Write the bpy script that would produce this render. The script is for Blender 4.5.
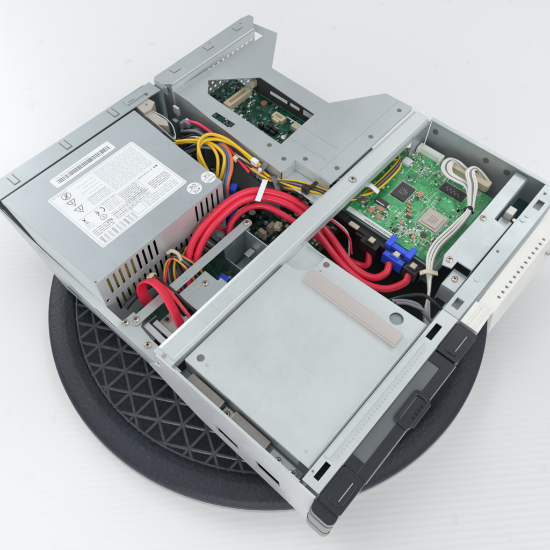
import bpy, bmesh, math, random
from mathutils import Vector, Matrix
R = math.radians
random.seed(7)
for o in list(bpy.data.objects): bpy.data.objects.remove(o)
scene = bpy.context.scene
C = scene.collection
S = 0.01                                   # everything below is authored in centimetres

# ------------------------------------------------------------------ camera
cam_d = bpy.data.cameras.new('camera'); cam = bpy.data.objects.new('camera', cam_d); C.objects.link(cam)
cam.matrix_world = Matrix(((0.66008, 0.63271, -0.40493, -7.61991 * S),
                           (-0.75107, 0.56556, -0.34063, -4.01388 * S),
                           (0.01349, 0.52898, 0.84853, 38.88641 * S),
                           (0, 0, 0, 1)))
cam_d.lens = 37.827; cam_d.sensor_width = 36; cam_d.clip_start = 0.01; cam_d.clip_end = 60
scene.camera = cam
# ------------------------------------------------------------------ world and lamps (indoor studio light)
w = bpy.data.worlds.new('World'); scene.world = w; w.use_nodes = True
w.node_tree.nodes['Background'].inputs[0].default_value = (0.93, 0.96, 1.0, 1)
w.node_tree.nodes['Background'].inputs[1].default_value = 0.46
def area(name, loc, target, size, power, col=(1, 1, 1)):
    d = bpy.data.lights.new(name, 'AREA'); d.shape = 'RECTANGLE'; d.size, d.size_y = size
    d.energy = power; d.color = col
    o = bpy.data.objects.new(name, d); C.objects.link(o); o.location = Vector(loc) * S
    o.rotation_euler = (Vector(target) - Vector(loc)).to_track_quat('-Z', 'Y').to_euler()
    return o
area('side_softbox', (-120, -70, 45), (12, 12, -4), (1.0, 0.7), 8.5, (0.98, 0.985, 1))
area('overhead_softbox', (-50, 60, 150), (15, 15, 0), (1.0, 0.8), 4, (1, 0.99, 0.98))
area('front_softbox', (50, -90, 140), (15, 15, 0), (1.0, 0.8), 6, (1, 0.99, 0.97))
area('right_softbox', (155, 15, 130), (20, 10, 0), (0.9, 0.9), 3.4, (1, 1, 1))
area('rear_softbox', (10, 240, 115), (15, 30, 0), (1.3, 1.2), 20, (0.98, 0.99, 1))
scene.view_settings.view_transform = 'Standard'; scene.view_settings.look = 'None'
scene.view_settings.exposure = 0.19; scene.view_settings.gamma = 1
scene.render.engine = 'CYCLES'

# ------------------------------------------------------------------ materials
def mat(name, col, rough=0.5, metal=0.0, var=0.06, scale=60, bump=0.0, bscale=400, aniso=None, coat=0, trans=0, sss=0):
    m = bpy.data.materials.new(name); m.use_nodes = True
    nt = m.node_tree; N = nt.nodes; L = nt.links; b = N['Principled BSDF']
    tc = N.new('ShaderNodeTexCoord')
    no = N.new('ShaderNodeTexNoise'); no.inputs['Scale'].default_value = scale; no.inputs['Detail'].default_value = 5
    mp = N.new('ShaderNodeMapping')
    if aniso: mp.inputs['Scale'].default_value = aniso
    L.new(tc.outputs['Object'], mp.inputs[0]); L.new(mp.outputs[0], no.inputs['Vector'])
    r = N.new('ShaderNodeMapRange'); r.inputs['From Min'].default_value = .3; r.inputs['From Max'].default_value = .7
    r.inputs['To Min'].default_value = 1 - var; r.inputs['To Max'].default_value = 1 + var
    L.new(no.outputs[0], r.inputs[0])
    mx = N.new('ShaderNodeMix'); mx.data_type = 'RGBA'; mx.blend_type = 'MULTIPLY'; mx.inputs[0].default_value = 1
    mx.inputs[6].default_value = (*col, 1); L.new(r.outputs[0], mx.inputs[7]); L.new(mx.outputs[2], b.inputs['Base Color'])
    r2 = N.new('ShaderNodeMapRange'); r2.inputs['To Min'].default_value = max(0, rough - .04); r2.inputs['To Max'].default_value = rough + .04
    L.new(no.outputs[0], r2.inputs[0])
    if metal >= .4 and not aniso:                                  # handled sheet metal: smudges and faint scratches in the gloss
        ns = N.new('ShaderNodeTexNoise'); ns.inputs['Scale'].default_value = 11; ns.inputs['Detail'].default_value = 9; ns.inputs['Roughness'].default_value = .7; L.new(tc.outputs['Object'], ns.inputs['Vector'])
        m2 = N.new('ShaderNodeMapping'); m2.inputs['Scale'].default_value = (40, 2.5, 40); m2.inputs['Rotation'].default_value = (0, 0, .7); L.new(tc.outputs['Object'], m2.inputs[0])
        sc_ = N.new('ShaderNodeTexNoise'); sc_.inputs['Scale'].default_value = 14; sc_.inputs['Detail'].default_value = 3; L.new(m2.outputs[0], sc_.inputs['Vector'])
        c1 = N.new('ShaderNodeMapRange'); c1.inputs['From Min'].default_value = .35; c1.inputs['From Max'].default_value = .65; c1.inputs['To Min'].default_value = -.09; c1.inputs['To Max'].default_value = .11; L.new(ns.outputs[0], c1.inputs[0])
        c2 = N.new('ShaderNodeMapRange'); c2.inputs['From Min'].default_value = .68; c2.inputs['From Max'].default_value = .74; c2.inputs['To Max'].default_value = -.12; L.new(sc_.outputs[0], c2.inputs[0])
        a1 = N.new('ShaderNodeMath'); a1.operation = 'ADD'; L.new(r2.outputs[0], a1.inputs[0]); L.new(c1.outputs[0], a1.inputs[1])
        a2 = N.new('ShaderNodeMath'); a2.operation = 'ADD'; L.new(a1.outputs[0], a2.inputs[0]); L.new(c2.outputs[0], a2.inputs[1]); L.new(a2.outputs[0], b.inputs['Roughness'])
    else: L.new(r2.outputs[0], b.inputs['Roughness'])
    b.inputs['Metallic'].default_value = metal
    if coat: b.inputs['Coat Weight'].default_value = coat
    if bump:
        n2 = N.new('ShaderNodeTexNoise'); n2.inputs['Scale'].default_value = bscale; L.new(mp.outputs[0], n2.inputs['Vector'])
        bp = N.new('ShaderNodeBump'); bp.inputs['Strength'].default_value = bump; bp.inputs['Distance'].default_value = .0005
        L.new(n2.outputs[0], bp.inputs['Height']); L.new(bp.outputs[0], b.inputs['Normal'])
    return m
M = {}
M['steel'] = mat('galvanised_steel', (.53, .575, .58), .36, .6, .015, 500, .03, 1500)
M['steel_light'] = mat('light_steel', (.62, .665, .66), .38, .5, .012, 500, .03, 1500)
M['steel_wall'] = mat('lit_zinc_steel', (.68, .70, .71), .42, .4, .02, 25, .04, 900)  # same steel made lighter: the light on upright faces put into the colour
M['steel_psu'] = mat('grey_blue_steel', (.45, .495, .51), .42, .5, .012, 500, .03, 1500)
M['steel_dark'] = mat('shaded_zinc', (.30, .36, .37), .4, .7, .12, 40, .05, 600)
M['steel_brown'] = mat('brown_tinted_steel', (.34, .32, .30), .4, .7, .10, 80, .05, 600)
M['alu'] = mat('brushed_aluminium', (.56, .52, .49), .4, .45, .05, 60, .04, 600, (1, .05, 1))
M['screw'] = mat('zinc_screw', (.55, .50, .44), .3, .9, .1, 200)
M['rivet'] = mat('rivet_grey', (.22, .21, .19), .45, .7, .1, 200)
M['black'] = mat('black_plastic', (.012, .012, .014), .45, 0, .2, 80)
M['void'] = mat('recess_shade', (.01, .011, .012), .8, 0, .2, 80)  # near-black stand-in for the shade in gaps, slots and recesses
M['bezel'] = mat('dark_navy_plastic', (.016, .019, .026), .22, 0, .12, 90, .05, 700, coat=.5)
M['bezel_lens'] = mat('smoked_plastic', (.13, .145, .15), .3, 0, .06, 60)
M['ridge'] = mat('light_grey_edge', (.42, .43, .44), .5, 0, .05, 60)
M['white'] = mat('ivory_plastic', (.76, .76, .72), .45, 0, .03, 50, .05, 500)
M['grey_pl'] = mat('warm_grey_plastic', (.30, .295, .285), .45, 0, .04, 50)
M['label'] = mat('white_label', (.80, .82, .83), .45, 0, .02, 50)
M['ink'] = mat('grey_ink', (.16, .17, .18), .6, 0, .1, 90)
M['ink_soft'] = mat('pale_grey_ink', (.40, .42, .43), .6, 0, .1, 90)
M['red'] = mat('red_cable', (.80, .020, .060), .3, 0, .06, 60, coat=.3)
M['yellow'] = mat('yellow_wire', (.80, .50, .02), .38, 0, .05, 60)
M['orange'] = mat('orange_wire', (.80, .20, .06), .38, 0, .05, 60)
M['blue_w'] = mat('blue_wire', (.06, .17, .42), .38, 0, .05, 60)
M['green_w'] = mat('green_wire', (.03, .22, .06), .38, 0, .05, 60)
M['black_w'] = mat('black_wire', (.018, .018, .02), .32, 0, .1, 60)
M['grey_w'] = mat('grey_wire', (.20, .20, .22), .4, 0, .1, 60)
M['white_w'] = mat('white_wire', (.72, .71, .67), .4, 0, .04, 60)
M['pink_w'] = mat('crimson_wire', (.75, .03, .10), .38, 0, .05, 60)
M['blue'] = mat('blue_connector', (.035, .10, .78), .35, 0, .06, 60)
M['cream'] = mat('cream_connector', (.68, .60, .44), .5, 0, .05, 60)
M['chip'] = mat('black_chip', (.045, .042, .045), .42, 0, .12, 200)
M['bga'] = mat('beige_chip_lid', (.50, .44, .39), .4, .25, .05, 100)
M['solder'] = mat('solder', (.55, .56, .54), .35, .8, .1, 200)
M['copper'] = mat('copper_pad', (.55, .30, .20), .4, .4, .12, 120)
M['tan'] = mat('tan_capacitor', (.42, .30, .16), .5, 0, .1, 120)
M['amber'] = mat('amber_tape', (.62, .50, .12), .45, 0, .12, 60)
M['teal'] = mat('dark_teal', (.012, .05, .06), .6, 0, .1, 60)
M['tie'] = mat('grey_tie', (.16, .16, .17), .4, 0, .1, 60)
M['beige'] = mat('beige_plastic', (.46, .42, .37), .45, 0, .05, 60)
def pcb(name, a, b_, pad, sc):
    m = bpy.data.materials.new(name); m.use_nodes = True
    nt = m.node_tree; N = nt.nodes; L = nt.links; p = N['Principled BSDF']; tc = N.new('ShaderNodeTexCoord')
    br = N.new('ShaderNodeTexVoronoi'); br.distance = 'CHEBYCHEV'; br.feature = 'F1'; br.inputs['Scale'].default_value = sc * .9; L.new(tc.outputs['Object'], br.inputs['Vector'])
    sp = N.new('ShaderNodeSeparateColor'); L.new(br.outputs['Color'], sp.inputs[0])
    wv = N.new('ShaderNodeTexWave'); wv.inputs['Scale'].default_value = sc * 3.2; wv.inputs['Distortion'].default_value = 0; L.new(tc.outputs['Object'], wv.inputs['Vector'])
    wg = N.new('ShaderNodeMath'); wg.operation = 'GREATER_THAN'; wg.inputs[1].default_value = .6; L.new(wv.outputs['Fac'], wg.inputs[0])
    sg = N.new('ShaderNodeMath'); sg.operation = 'GREATER_THAN'; sg.inputs[1].default_value = .62; L.new(sp.outputs[0], sg.inputs[0])
    tm = N.new('ShaderNodeMath'); tm.operation = 'MULTIPLY'; L.new(wg.outputs[0], tm.inputs[0]); L.new(sg.outputs[0], tm.inputs[1])
    m0 = N.new('ShaderNodeMix'); m0.data_type = 'RGBA'; L.new(sp.outputs[1], m0.inputs[0]); m0.inputs[6].default_value = (*[x * .7 for x in b_], 1); m0.inputs[7].default_value = (*a, 1)
    m1 = N.new('ShaderNodeMix'); m1.data_type = 'RGBA'; L.new(tm.outputs[0], m1.inputs[0]); L.new(m0.outputs[2], m1.inputs[6]); m1.inputs[7].default_value = (*[min(1, x * 1.7 + .02) for x in a], 1)
    v = N.new('ShaderNodeTexVoronoi'); v.inputs['Scale'].default_value = sc * 4; L.new(tc.outputs['Object'], v.inputs['Vector'])
    lt = N.new('ShaderNodeMath'); lt.operation = 'LESS_THAN'; lt.inputs[1].default_value = .22; L.new(v.outputs['Distance'], lt.inputs[0])
    no = N.new('ShaderNodeTexNoise'); no.inputs['Scale'].default_value = sc * .8; L.new(tc.outputs['Object'], no.inputs['Vector'])
    gt = N.new('ShaderNodeMath'); gt.operation = 'GREATER_THAN'; gt.inputs[1].default_value = .5; L.new(no.outputs[0], gt.inputs[0])
    mu = N.new('ShaderNodeMath'); mu.operation = 'MULTIPLY'; L.new(lt.outputs[0], mu.inputs[0]); L.new(gt.outputs[0], mu.inputs[1])
    mx = N.new('ShaderNodeMix'); mx.data_type = 'RGBA'; L.new(mu.outputs[0], mx.inputs[0]); L.new(m1.outputs[2], mx.inputs[6]); mx.inputs[7].default_value = (*pad, 1)
    L.new(mx.outputs[2], p.inputs['Base Color']); p.inputs['Roughness'].default_value = .35
    return m
M['pcb'] = pcb('bright_green_circuit_board', (.035, .33, .10), (.03, .30, .09), (.50, .66, .45), 130)
M['pcb_dark'] = pcb('dark_green_circuit_board', (.010, .10, .055), (.007, .07, .04), (.25, .34, .27), 120)

# ------------------------------------------------------------------ mesh helper
class MB:
    def __init__(s): s.v = []; s.f = []; s.m = []; s.mats = []; s.smooth = []
    def mi(s, m):
        if m not in s.mats: s.mats.append(m)
        return s.mats.index(m)
    def add(s, vs, fs, m, smooth=False):
        o = len(s.v); s.v += [tuple(v) for v in vs]; k = s.mi(m)
        for f in fs: s.f.append([o + i for i in f]); s.m.append(k); s.smooth.append(smooth)
    def box(s, x0, y0, z0, x1, y1, z1, m='steel', rot=0, T=None):
        cx, cy = (x0 + x1) / 2, (y0 + y1) / 2; c, n = math.cos(rot), math.sin(rot); vs = []
        for x, y, z in ((x0, y0, z0), (x1, y0, z0), (x1, y1, z0), (x0, y1, z0), (x0, y0, z1), (x1, y0, z1), (x1, y1, z1), (x0, y1, z1)):
            dx, dy = x - cx, y - cy; p = Vector((cx + dx * c - dy * n, cy + dx * n + dy * c, z)); vs.append(T @ p if T else p)
        s.add(vs, [(0, 3, 2, 1), (4, 5, 6, 7), (0, 1, 5, 4), (1, 2, 6, 5), (2, 3, 7, 6), (3, 0, 4, 7)], m); return s
    def plate(s, outer, z0, z1, m='steel', holes=(), T=None):
        """extruded polygon with holes; T maps (u,v,w) to cm space"""
        bm = bmesh.new()
        for loop in [outer] + list(holes):
            vs = [bm.verts.new((p[0], p[1], z1)) for p in loop]
            for i in range(len(vs)): bm.edges.new((vs[i], vs[(i + 1) % len(vs)]))
        bmesh.ops.triangle_fill(bm, use_beauty=True, use_dissolve=False, edges=bm.edges[:], normal=(0, 0, 1))
        bm.verts.index_update()
        tv = [v.co.copy() for v in bm.verts]; tf = [[v.index for v in f.verts] for f in bm.faces]
        for i, f in enumerate(bm.faces):
            if f.normal.z < 0: tf[i].reverse()
        n = len(tv); vs = tv + [Vector((p.x, p.y, z0)) for p in tv]
        fs = tf + [[i + n for i in reversed(f)] for f in tf]
        for e in bm.edges:
            if len(e.link_faces) == 1:
                f = [v.index for v in e.link_faces[0].verts]
                a, b = e.verts[0].index, e.verts[1].index
                ff = tf[e.link_faces[0].index] if e.link_faces[0].index >= 0 else f
                i = ff.index(a)
                if ff[(i + 1) % len(ff)] != b: a, b = b, a
                fs.append([b, a, a + n, b + n])
        bm.free()
        if T: vs = [T @ p for p in vs]
        s.add(vs, fs, m); return s
    def cyl(s, x, y, z0, z1, r, m='screw', n=20, r1=None, T=None):
        r1 = r if r1 is None else r1; vs = []
        for z, q in ((z0, r), (z1, r1)):
            for i in range(n):
                a = 2 * math.pi * i / n; p = Vector((x + q * math.cos(a), y + q * math.sin(a), z)); vs.append(T @ p if T else p)
        s.add(vs, [[i, (i + 1) % n, n + (i + 1) % n, n + i] for i in range(n)], m, n > 8)
        s.add(vs, [list(range(n - 1, -1, -1)), list(range(n, 2 * n))], m); return s
    def lathe(s, cx, cy, prof, m, n=160):
        vs = []; k = len(prof)
        for i in range(n):
            a = 2 * math.pi * i / n
            for r, z in prof: vs.append((cx + r * math.cos(a), cy + r * math.sin(a), z))
        s.add(vs, [[i * k + j, ((i + 1) % n) * k + j, ((i + 1) % n) * k + j + 1, i * k + j + 1] for i in range(n) for j in range(k - 1)], m, True); return s
    def tube(s, pts, r, m, n=10, flat=None, sub=8, side0=None):
        P = [Vector(p) for p in pts]; Q = []
        if len(P) == 2: Q = P
        else:
            E_ = [P[0] * 2 - P[1]] + P + [P[-1] * 2 - P[-2]]
            for i in range(1, len(E_) - 2):
                a, b, c, d = E_[i - 1:i + 3]
                for k in range(sub):
                    t = k / sub
                    Q.append(.5 * ((2 * b) + (c - a) * t + (2 * a - 5 * b + 4 * c - d) * t * t + (3 * b - a - 3 * c + d) * t ** 3))
            Q.append(P[-1])
        vs = []; up = Vector((0, 0, 1)); side = Vector(side0) if side0 else None
        for i, q in enumerate(Q):
            t = (Q[min(i + 1, len(Q) - 1)] - Q[max(i - 1, 0)]).normalized()
            if side is None:
                side = t.cross(up)
                if side.length < .05: side = t.cross(Vector((1, 0, 0)))
                side.normalize()
            side = (side - t * side.dot(t)).normalized(); nn = side.cross(t)
            for j in range(n):
                a = 2 * math.pi * j / n
                if flat:
                    ca, sa = math.cos(a), math.sin(a)
                    x = flat[0] * math.copysign(abs(ca) ** .35, ca); y = flat[1] * math.copysign(abs(sa) ** .6, sa)
                else: x, y = r * math.cos(a), r * math.sin(a)
                vs.append(q + side * x + nn * y)
        k = len(Q)
        s.add(vs, [[i * n + j, i * n + (j + 1) % n, (i + 1) * n + (j + 1) % n, (i + 1) * n + j] for i in range(k - 1) for j in range(n)], m, True)
        s.add(vs, [list(range(n - 1, -1, -1)), list(range((k - 1) * n, k * n))], m); return s
    def text(s, txt, size, mtx, m, z=0.0):
        cu = bpy.data.curves.new('t', 'FONT'); cu.body = txt; cu.size = size; cu.align_x = 'CENTER'; cu.align_y = 'CENTER'; cu.resolution_u = 3
        ob = bpy.data.objects.new('t', cu); C.objects.link(ob)
        dg = bpy.context.evaluated_depsgraph_get(); dg.update(); me = ob.evaluated_get(dg).to_mesh()
        vs = [mtx @ Vector((v.co.x, v.co.y, z)) for v in me.vertices]; fs = [list(p.vertices) for p in me.polygons]
        s.add(vs, fs, m)
        ob.evaluated_get(dg).to_mesh_clear(); bpy.data.objects.remove(ob); bpy.data.curves.remove(cu); return s
    def build(s, name, parent=None, bevel=0, label=None, origin=None):
        base = Vector((0, 0, 0))
        q = parent
        while q is not None: base += Vector(q.get('_b', (0, 0, 0))); q = q.parent
        og = Vector(origin) if origin else Vector((0, 0, 0))
        me = bpy.data.meshes.new(name)
        me.from_pydata([((Vector(v) - base - og) * S)[:] for v in s.v], [], s.f)
        for k in s.mats: me.materials.append(M[k])
        me.polygons.foreach_set('material_index', s.m); me.polygons.foreach_set('use_smooth', s.smooth); me.update()
        o = bpy.data.objects.new(name, me); C.objects.link(o)
        o.location = og * S
        if parent: o.parent = parent
        if bevel:
            b = o.modifiers.new('b', 'BEVEL'); b.width = bevel * S; b.segments = 2; b.limit_method = 'ANGLE'; b.angle_limit = R(40); b.use_clamp_overlap = True
        if label: o['label'] = label
        return o
def tag(o, label, cat, group=None, kind=None):
    o['label'] = label; o['category'] = cat
    if group: o['group'] = group
    if kind: o['kind'] = kind
    return o
def thing(name, base, label, cat, group=None):
    o = bpy.data.objects.new(name, None); C.objects.link(o); o.location = Vector(base) * S; o['_b'] = base; o.empty_display_size = .01
    return tag(o, label, cat, group)
# frames that stand a flat (u,v,w) drawing up: on a y=const wall (u->x, v->z) and an x=const wall (u->y, v->z)
def onY(y): return Matrix(((1, 0, 0, 0), (0, 0, -1, y), (0, 1, 0, 0), (0, 0, 0, 1)))
def onX(x): return Matrix(((0, 0, 1, x), (1, 0, 0, 0), (0, 1, 0, 0), (0, 0, 0, 1)))
def rect(x0, y0, x1, y1): return [(x0, y0), (x1, y0), (x1, y1), (x0, y1)]
def disc(x, y, r, n=18): return [(x + r * math.cos(2 * math.pi * i / n), y + r * math.sin(2 * math.pi * i / n)) for i in range(n)]
def rrect(x0, y0, x1, y1, r, n=4):
    P = []
    for cx, cy, a0 in ((x1 - r, y0 + r, -90), (x1 - r, y1 - r, 0), (x0 + r, y1 - r, 90), (x0 + r, y0 + r, 180)):
        for i in range(n + 1): a = R(a0 + 90 * i / n); P.append((cx + r * math.cos(a), cy + r * math.sin(a)))
    return P
_screw = {}
def screw(parent, x, y, z, r=.30, kind='screw', name=None):
    """pan head screw with a cross recess, or a flat rivet; copies share one mesh"""
    key = (kind, r)
    if key not in _screw:
        b = MB()
        if kind == 'screw':
            b.cyl(0, 0, 0, .03, r * 1.25, 'screw', 20)
            b.cyl(0, 0, .03, .10, r, 'screw', 20, r * .95); b.cyl(0, 0, .10, .15, r * .95, 'screw', 20, r * .6)
            for a in (.5, .5 + math.pi / 2): b.box(-r * .5, -.035, .145, r * .5, .035, .16, 'void', a)
        else:
            b.cyl(0, 0, 0, .03, r, 'rivet', 18, r * .9); b.cyl(0, 0, .031, .04, r * .35, 'rivet', 10)
        o = b.build(name or kind); o.parent = parent; _screw[key] = o
    else:
        o = _screw[key].copy(); C.objects.link(o); o.name = name or kind; o.parent = parent
    base = Vector((0, 0, 0)); q = parent
    while q is not None: base += Vector(q.get('_b', (0, 0, 0))); q = q.parent
    o.location = (Vector((x, y, z)) - base) * S
    o.rotation_euler = (0, 0, random.uniform(0, 3))
    return o

# ================================================================== SETTING
fm = bpy.data.materials.new('white_corrugated_plastic'); fm.use_nodes = True
nt = fm.node_tree; N = nt.nodes; L = nt.links; p = N['Principled BSDF']
p.inputs['Base Color'].default_value = (.80, .805, .81, 1); p.inputs['Roughness'].default_value = .38
tc = N.new('ShaderNodeTexCoord'); mp = N.new('ShaderNodeMapping'); mp.inputs['Rotation'].default_value = (0, 0, R(44)); L.new(tc.outputs['Object'], mp.inputs[0])
wv = N.new('ShaderNodeTexWave'); wv.bands_direction = 'Y'; wv.inputs['Scale'].default_value = 56; wv.inputs['Distortion'].default_value = .6; wv.inputs['Detail'].default_value = 1; L.new(mp.outputs[0], wv.inputs['Vector'])
no = N.new('ShaderNodeTexNoise'); no.inputs['Scale'].default_value = 14; no.inputs['Detail'].default_value = 4; L.new(tc.outputs['Object'], no.inputs['Vector'])
ad = N.new('ShaderNodeMath'); ad.operation = 'MULTIPLY_ADD'; ad.inputs[1].default_value = 1.2; L.new(no.outputs[0], ad.inputs[0]); L.new(wv.outputs['Fac'], ad.inputs[2])
bp = N.new('ShaderNodeBump'); bp.inputs['Strength'].default_value = .065; bp.inputs['Distance'].default_value = .0009; L.new(ad.outputs[0], bp.inputs['Height']); L.new(bp.outputs[0], p.inputs['Normal'])
n3 = N.new('ShaderNodeTexNoise'); n3.inputs['Scale'].default_value = 45; n3.inputs['Detail'].default_value = 8; L.new(tc.outputs['Object'], n3.inputs['Vector'])
cr = N.new('ShaderNodeValToRGB'); cr.color_ramp.elements[0].position = .18; cr.color_ramp.elements[0].color = (.70, .695, .68, 1); cr.color_ramp.elements[1].position = .36; cr.color_ramp.elements[1].color = (.80, .802, .804, 1)
L.new(n3.outputs[0], cr.inputs[0]); L.new(cr.outputs[0], p.inputs['Base Color'])
M['floor'] = fm
b = MB(); b.add([(-150, -150, 0), (180, -150, 0), (180, 180, 0), (-150, 180, 0)], [(0, 1, 2, 3)], 'floor')
fl = b.build('table_surface', origin=(0, 0, -10.9)); 
for v in fl.data.vertices: v.co.z = 0
fl['kind'] = 'structure'; fl['label'] = 'white corrugated plastic sheet under the turntable'

# ================================================================== TURNTABLE
rb = bpy.data.materials.new('black_rubber'); rb.use_nodes = True
nt = rb.node_tree; N = nt.nodes; L = nt.links; p = N['Principled BSDF']; p.inputs['Roughness'].default_value = .5
tc = N.new('ShaderNodeTexCoord')
n1 = N.new('ShaderNodeTexNoise'); n1.inputs['Scale'].default_value = 320; n1.inputs['Detail'].default_value = 6; L.new(tc.outputs['Object'], n1.inputs['Vector'])
n2 = N.new('ShaderNodeTexNoise'); n2.inputs['Scale'].default_value = 30; n2.inputs['Detail'].default_value = 6; L.new(tc.outputs['Object'], n2.inputs['Vector'])
cr = N.new('ShaderNodeValToRGB'); e = cr.color_ramp.elements; e[0].position = .35; e[0].color = (.008, .011, .018, 1); e[1].position = .7; e[1].color = (.022, .028, .042, 1)
mm = N.new('ShaderNodeMath'); mm.operation = 'MULTIPLY_ADD'; mm.inputs[1].default_value = .5; L.new(n1.outputs[0], mm.inputs[0]); 
m5 = N.new('ShaderNodeMath'); m5.operation = 'MULTIPLY'; m5.inputs[1].default_value = .5; L.new(n2.outputs[0], m5.inputs[0]); L.new(m5.outputs[0], mm.inputs[2])
L.new(mm.outputs[0], cr.inputs[0])
vo = N.new('ShaderNodeTexVoronoi'); vo.inputs['Scale'].default_value = 190; L.new(tc.outputs['Object'], vo.inputs['Vector'])
lt = N.new('ShaderNodeMath'); lt.operation = 'LESS_THAN'; lt.inputs[1].default_value = .06; L.new(vo.outputs['Distance'], lt.inputs[0])
mx = N.new('ShaderNodeMix'); mx.data_type = 'RGBA'; L.new(lt.outputs[0], mx.inputs[0]); L.new(cr.outputs[0], mx.inputs[6]); mx.inputs[7].default_value = (.16, .17, .18, 1)
L.new(mx.outputs[2], p.inputs['Base Color'])
bp = N.new('ShaderNodeBump'); bp.inputs['Strength'].default_value = .9; bp.inputs['Distance'].default_value = .0008; L.new(n1.outputs[0], bp.inputs['Height']); L.new(bp.outputs[0], p.inputs['Normal'])
M['rubber'] = rb
M['rib'] = mat('moulded_rubber_rib', (.055, .060, .070), .22, 0, .25, 200, .2, 900)  # paler than the disc: the glint along the ribs is put into the colour
TX, TY, TR = 14.7, 15.5, 21.15
tt = thing('turntable', (TX, TY, -10.9), 'round black rubber turntable with triangle ribs under the open computer', 'turntable')
MB().lathe(TX, TY, [(TR - .3, -10.85), (TR + .08, -10.8), (TR + .1, -10.55), (TR - .05, -10.5)], 'ridge').build('base_edge', tt)
MB().lathe(TX, TY, [(TR - .3, -10.6), (TR, -10.5), (TR + .02, -9.6), (TR - .12, -9.25), (TR - .5, -9.05), (19.6, -8.97), (19.3, -9.0), (19.1, -9.12), (18.8, -9.16), (18.65, -9.35), (18.6, -9.45), (0.001, -9.45)], 'rubber').build('rubber_disc', tt)
b = MB(); RI = 18.65
def rib(p0, p1, wd=.15, h=.15):
    d = (p1 - p0).normalized(); n = Vector((-d.y, d.x, 0))
    vs = []
    for q in (p0, p1):
        for k, z in ((-1, 0), (-.45, h), (.45, h), (1, 0)): vs.append(q + n * wd * k + Vector((0, 0, -9.45 + z)))
    b.add(vs, [(0, 4, 5, 1), (1, 5, 6, 2), (2, 6, 7, 3), (0, 1, 2, 3), (7, 6, 5, 4)], 'rib')
ctr = Vector((TX, TY, 0)); node = Vector((.1, 20.5, 0)); step = 2.12 * math.sqrt(3) / 2
for ang in (0, 60, 120):
    d = Vector((math.cos(R(ang)), math.sin(R(ang)), 0)); n = Vector((-d.y, d.x, 0))
    off0 = (node - ctr).dot(n)
    for k in range(-30, 31):
        of = off0 + k * step
        if abs(of) < RI - .1:
            hl = math.sqrt(RI * RI - of * of); q = ctr + n * of
            rib(q - d * hl, q + d * hl, .15, .10 - ang * .0002)
b.build('triangle_ribs', tt)
MB().lathe(TX, TY, [(18.35, -9.46), (18.42, -9.33), (18.55, -9.33), (18.64, -9.46)], 'rib').build('rib_ring', tt)

# ================================================================== COMPUTER
pc = thing('desktop_computer', (17, 17, -8.9), 'open slim desktop computer in grey steel lying on the black turntable', 'computer')
b = MB()
b.plate([(1.5, -1.2), (34.4, -1.2), (34.4, 14.2), (29.4, 20.7), (29.4, 28.3), (34.2, 31.6), (34.2, 36), (6, 36), (3.0, 32), (.75, 29), (1.5, 15), (1.5, 13.6)], -8.88, -8.75, 'steel')
b.build('bottom_pan', pc)
# --- left wall, front half, slotted
def lz(y): return 0
slots = [[(8.05, -4.6), (7.75, -6.1), (5.5, -6.2), (5.7, -4.95)], [(3.95, -4.3), (3.6, -5.8), (1.35, -5.9), (1.55, -4.4)]]
b = MB()
holes = slots + [disc(9.6, -.9, .12, 8), disc(9.0, -1.6, .12, 8), disc(5.0, -2.2, .14, 8), disc(5.3, -2.9, .12, 8), disc(10.3, -1.6, .1, 8)]
b.plate([(-1.4, -8.5), (-1.4, -.05), (13.6, -.05), (13.6, -2.4), (14.4, -2.9), (15.4, -4.5), (12.2, -6.2), (9.9, -7.2), (.7, -8.15)], -.0, .12, 'steel_wall', holes, onX(0.0))
b.box(0.0, 0, -.05, .2, 11.6, 0.0, 'steel_light'); b.box(.36, -.2, -7.4, .4, 10, -3.75, 'void'); b.box(.125, 4.5, -3.2, .14, 11, -.6, 'void')  # dark sheets behind the slots paint in the shade inside the wall
b.box(0.125, 12.2, -3.3, .6, 13.4, -.15, 'steel')
b.build('side_wall', pc, .04, 'brightly lit slotted steel side wall beside the drive cover')
# --- left wall, rear half : low lip
b = MB()
b.plate([(14.8, -8.7), (14.8, -3.5), (19.5, -3.6), (26, -3.4), (30, -3.2), (35.9, -1.6), (35.9, -2.6), (32, -5.4), (29, -8.7)], 0, .1, 'steel_light', [rect(23.2, -5.9, 26.2, -5.1)], onX(.75))
b.plate([(0.15, 14.2), (.92, 14.2), (.92, 32), (.6, 30), (.35, 27), (.15, 22)], -3.62, -3.5, 'steel_light')
b.plate([(14.2, -4.4), (14.2, -3.5), (22, -3.5), (22, -4.4)], 0, .1, 'steel_light', (), onX(.12))
b.add([(.12, 22, -3.5), (.12, 22, -4.4), (.35, 27, -3.5), (.35, 27, -4.6), (.75, 31, -3.5), (.75, 31, -4.4)], [(0, 2, 3, 1), (2, 4, 5, 3)], 'steel_light')
b.plate([(35.5, -.4), (33.6, -.5), (32.2, -1.6), (30.6, -3.1), (31.0, -3.3), (33, -2.4), (35.0, -1.6)], 0, .05, 'void', (), onX(.84)); b.plate([(25.7, -3.9), (24.0, -4.1), (23.9, -4.25), (25.7, -4.2)], 0, .02, 'void', (), onX(.1))  # dark strips paint the shade in the gap beside the power supply
b.build('side_lip', pc, .03)
# --- flange with three screws
b = MB(); b.plate([(.15, 14.35), (1.3, 14.35), (1.35, 16.4), (1.55, 17.8), (2.05, 18.1), (2.05, 19.25), (.15, 19.25)], -3.4, -3.28, 'steel'); pass
f_ = b.build('mounting_flange', pc, .03)
for x, y in ((.95, 18.95), (.8, 16.1)): screw(f_, x, y, -3.28, .27)
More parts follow.
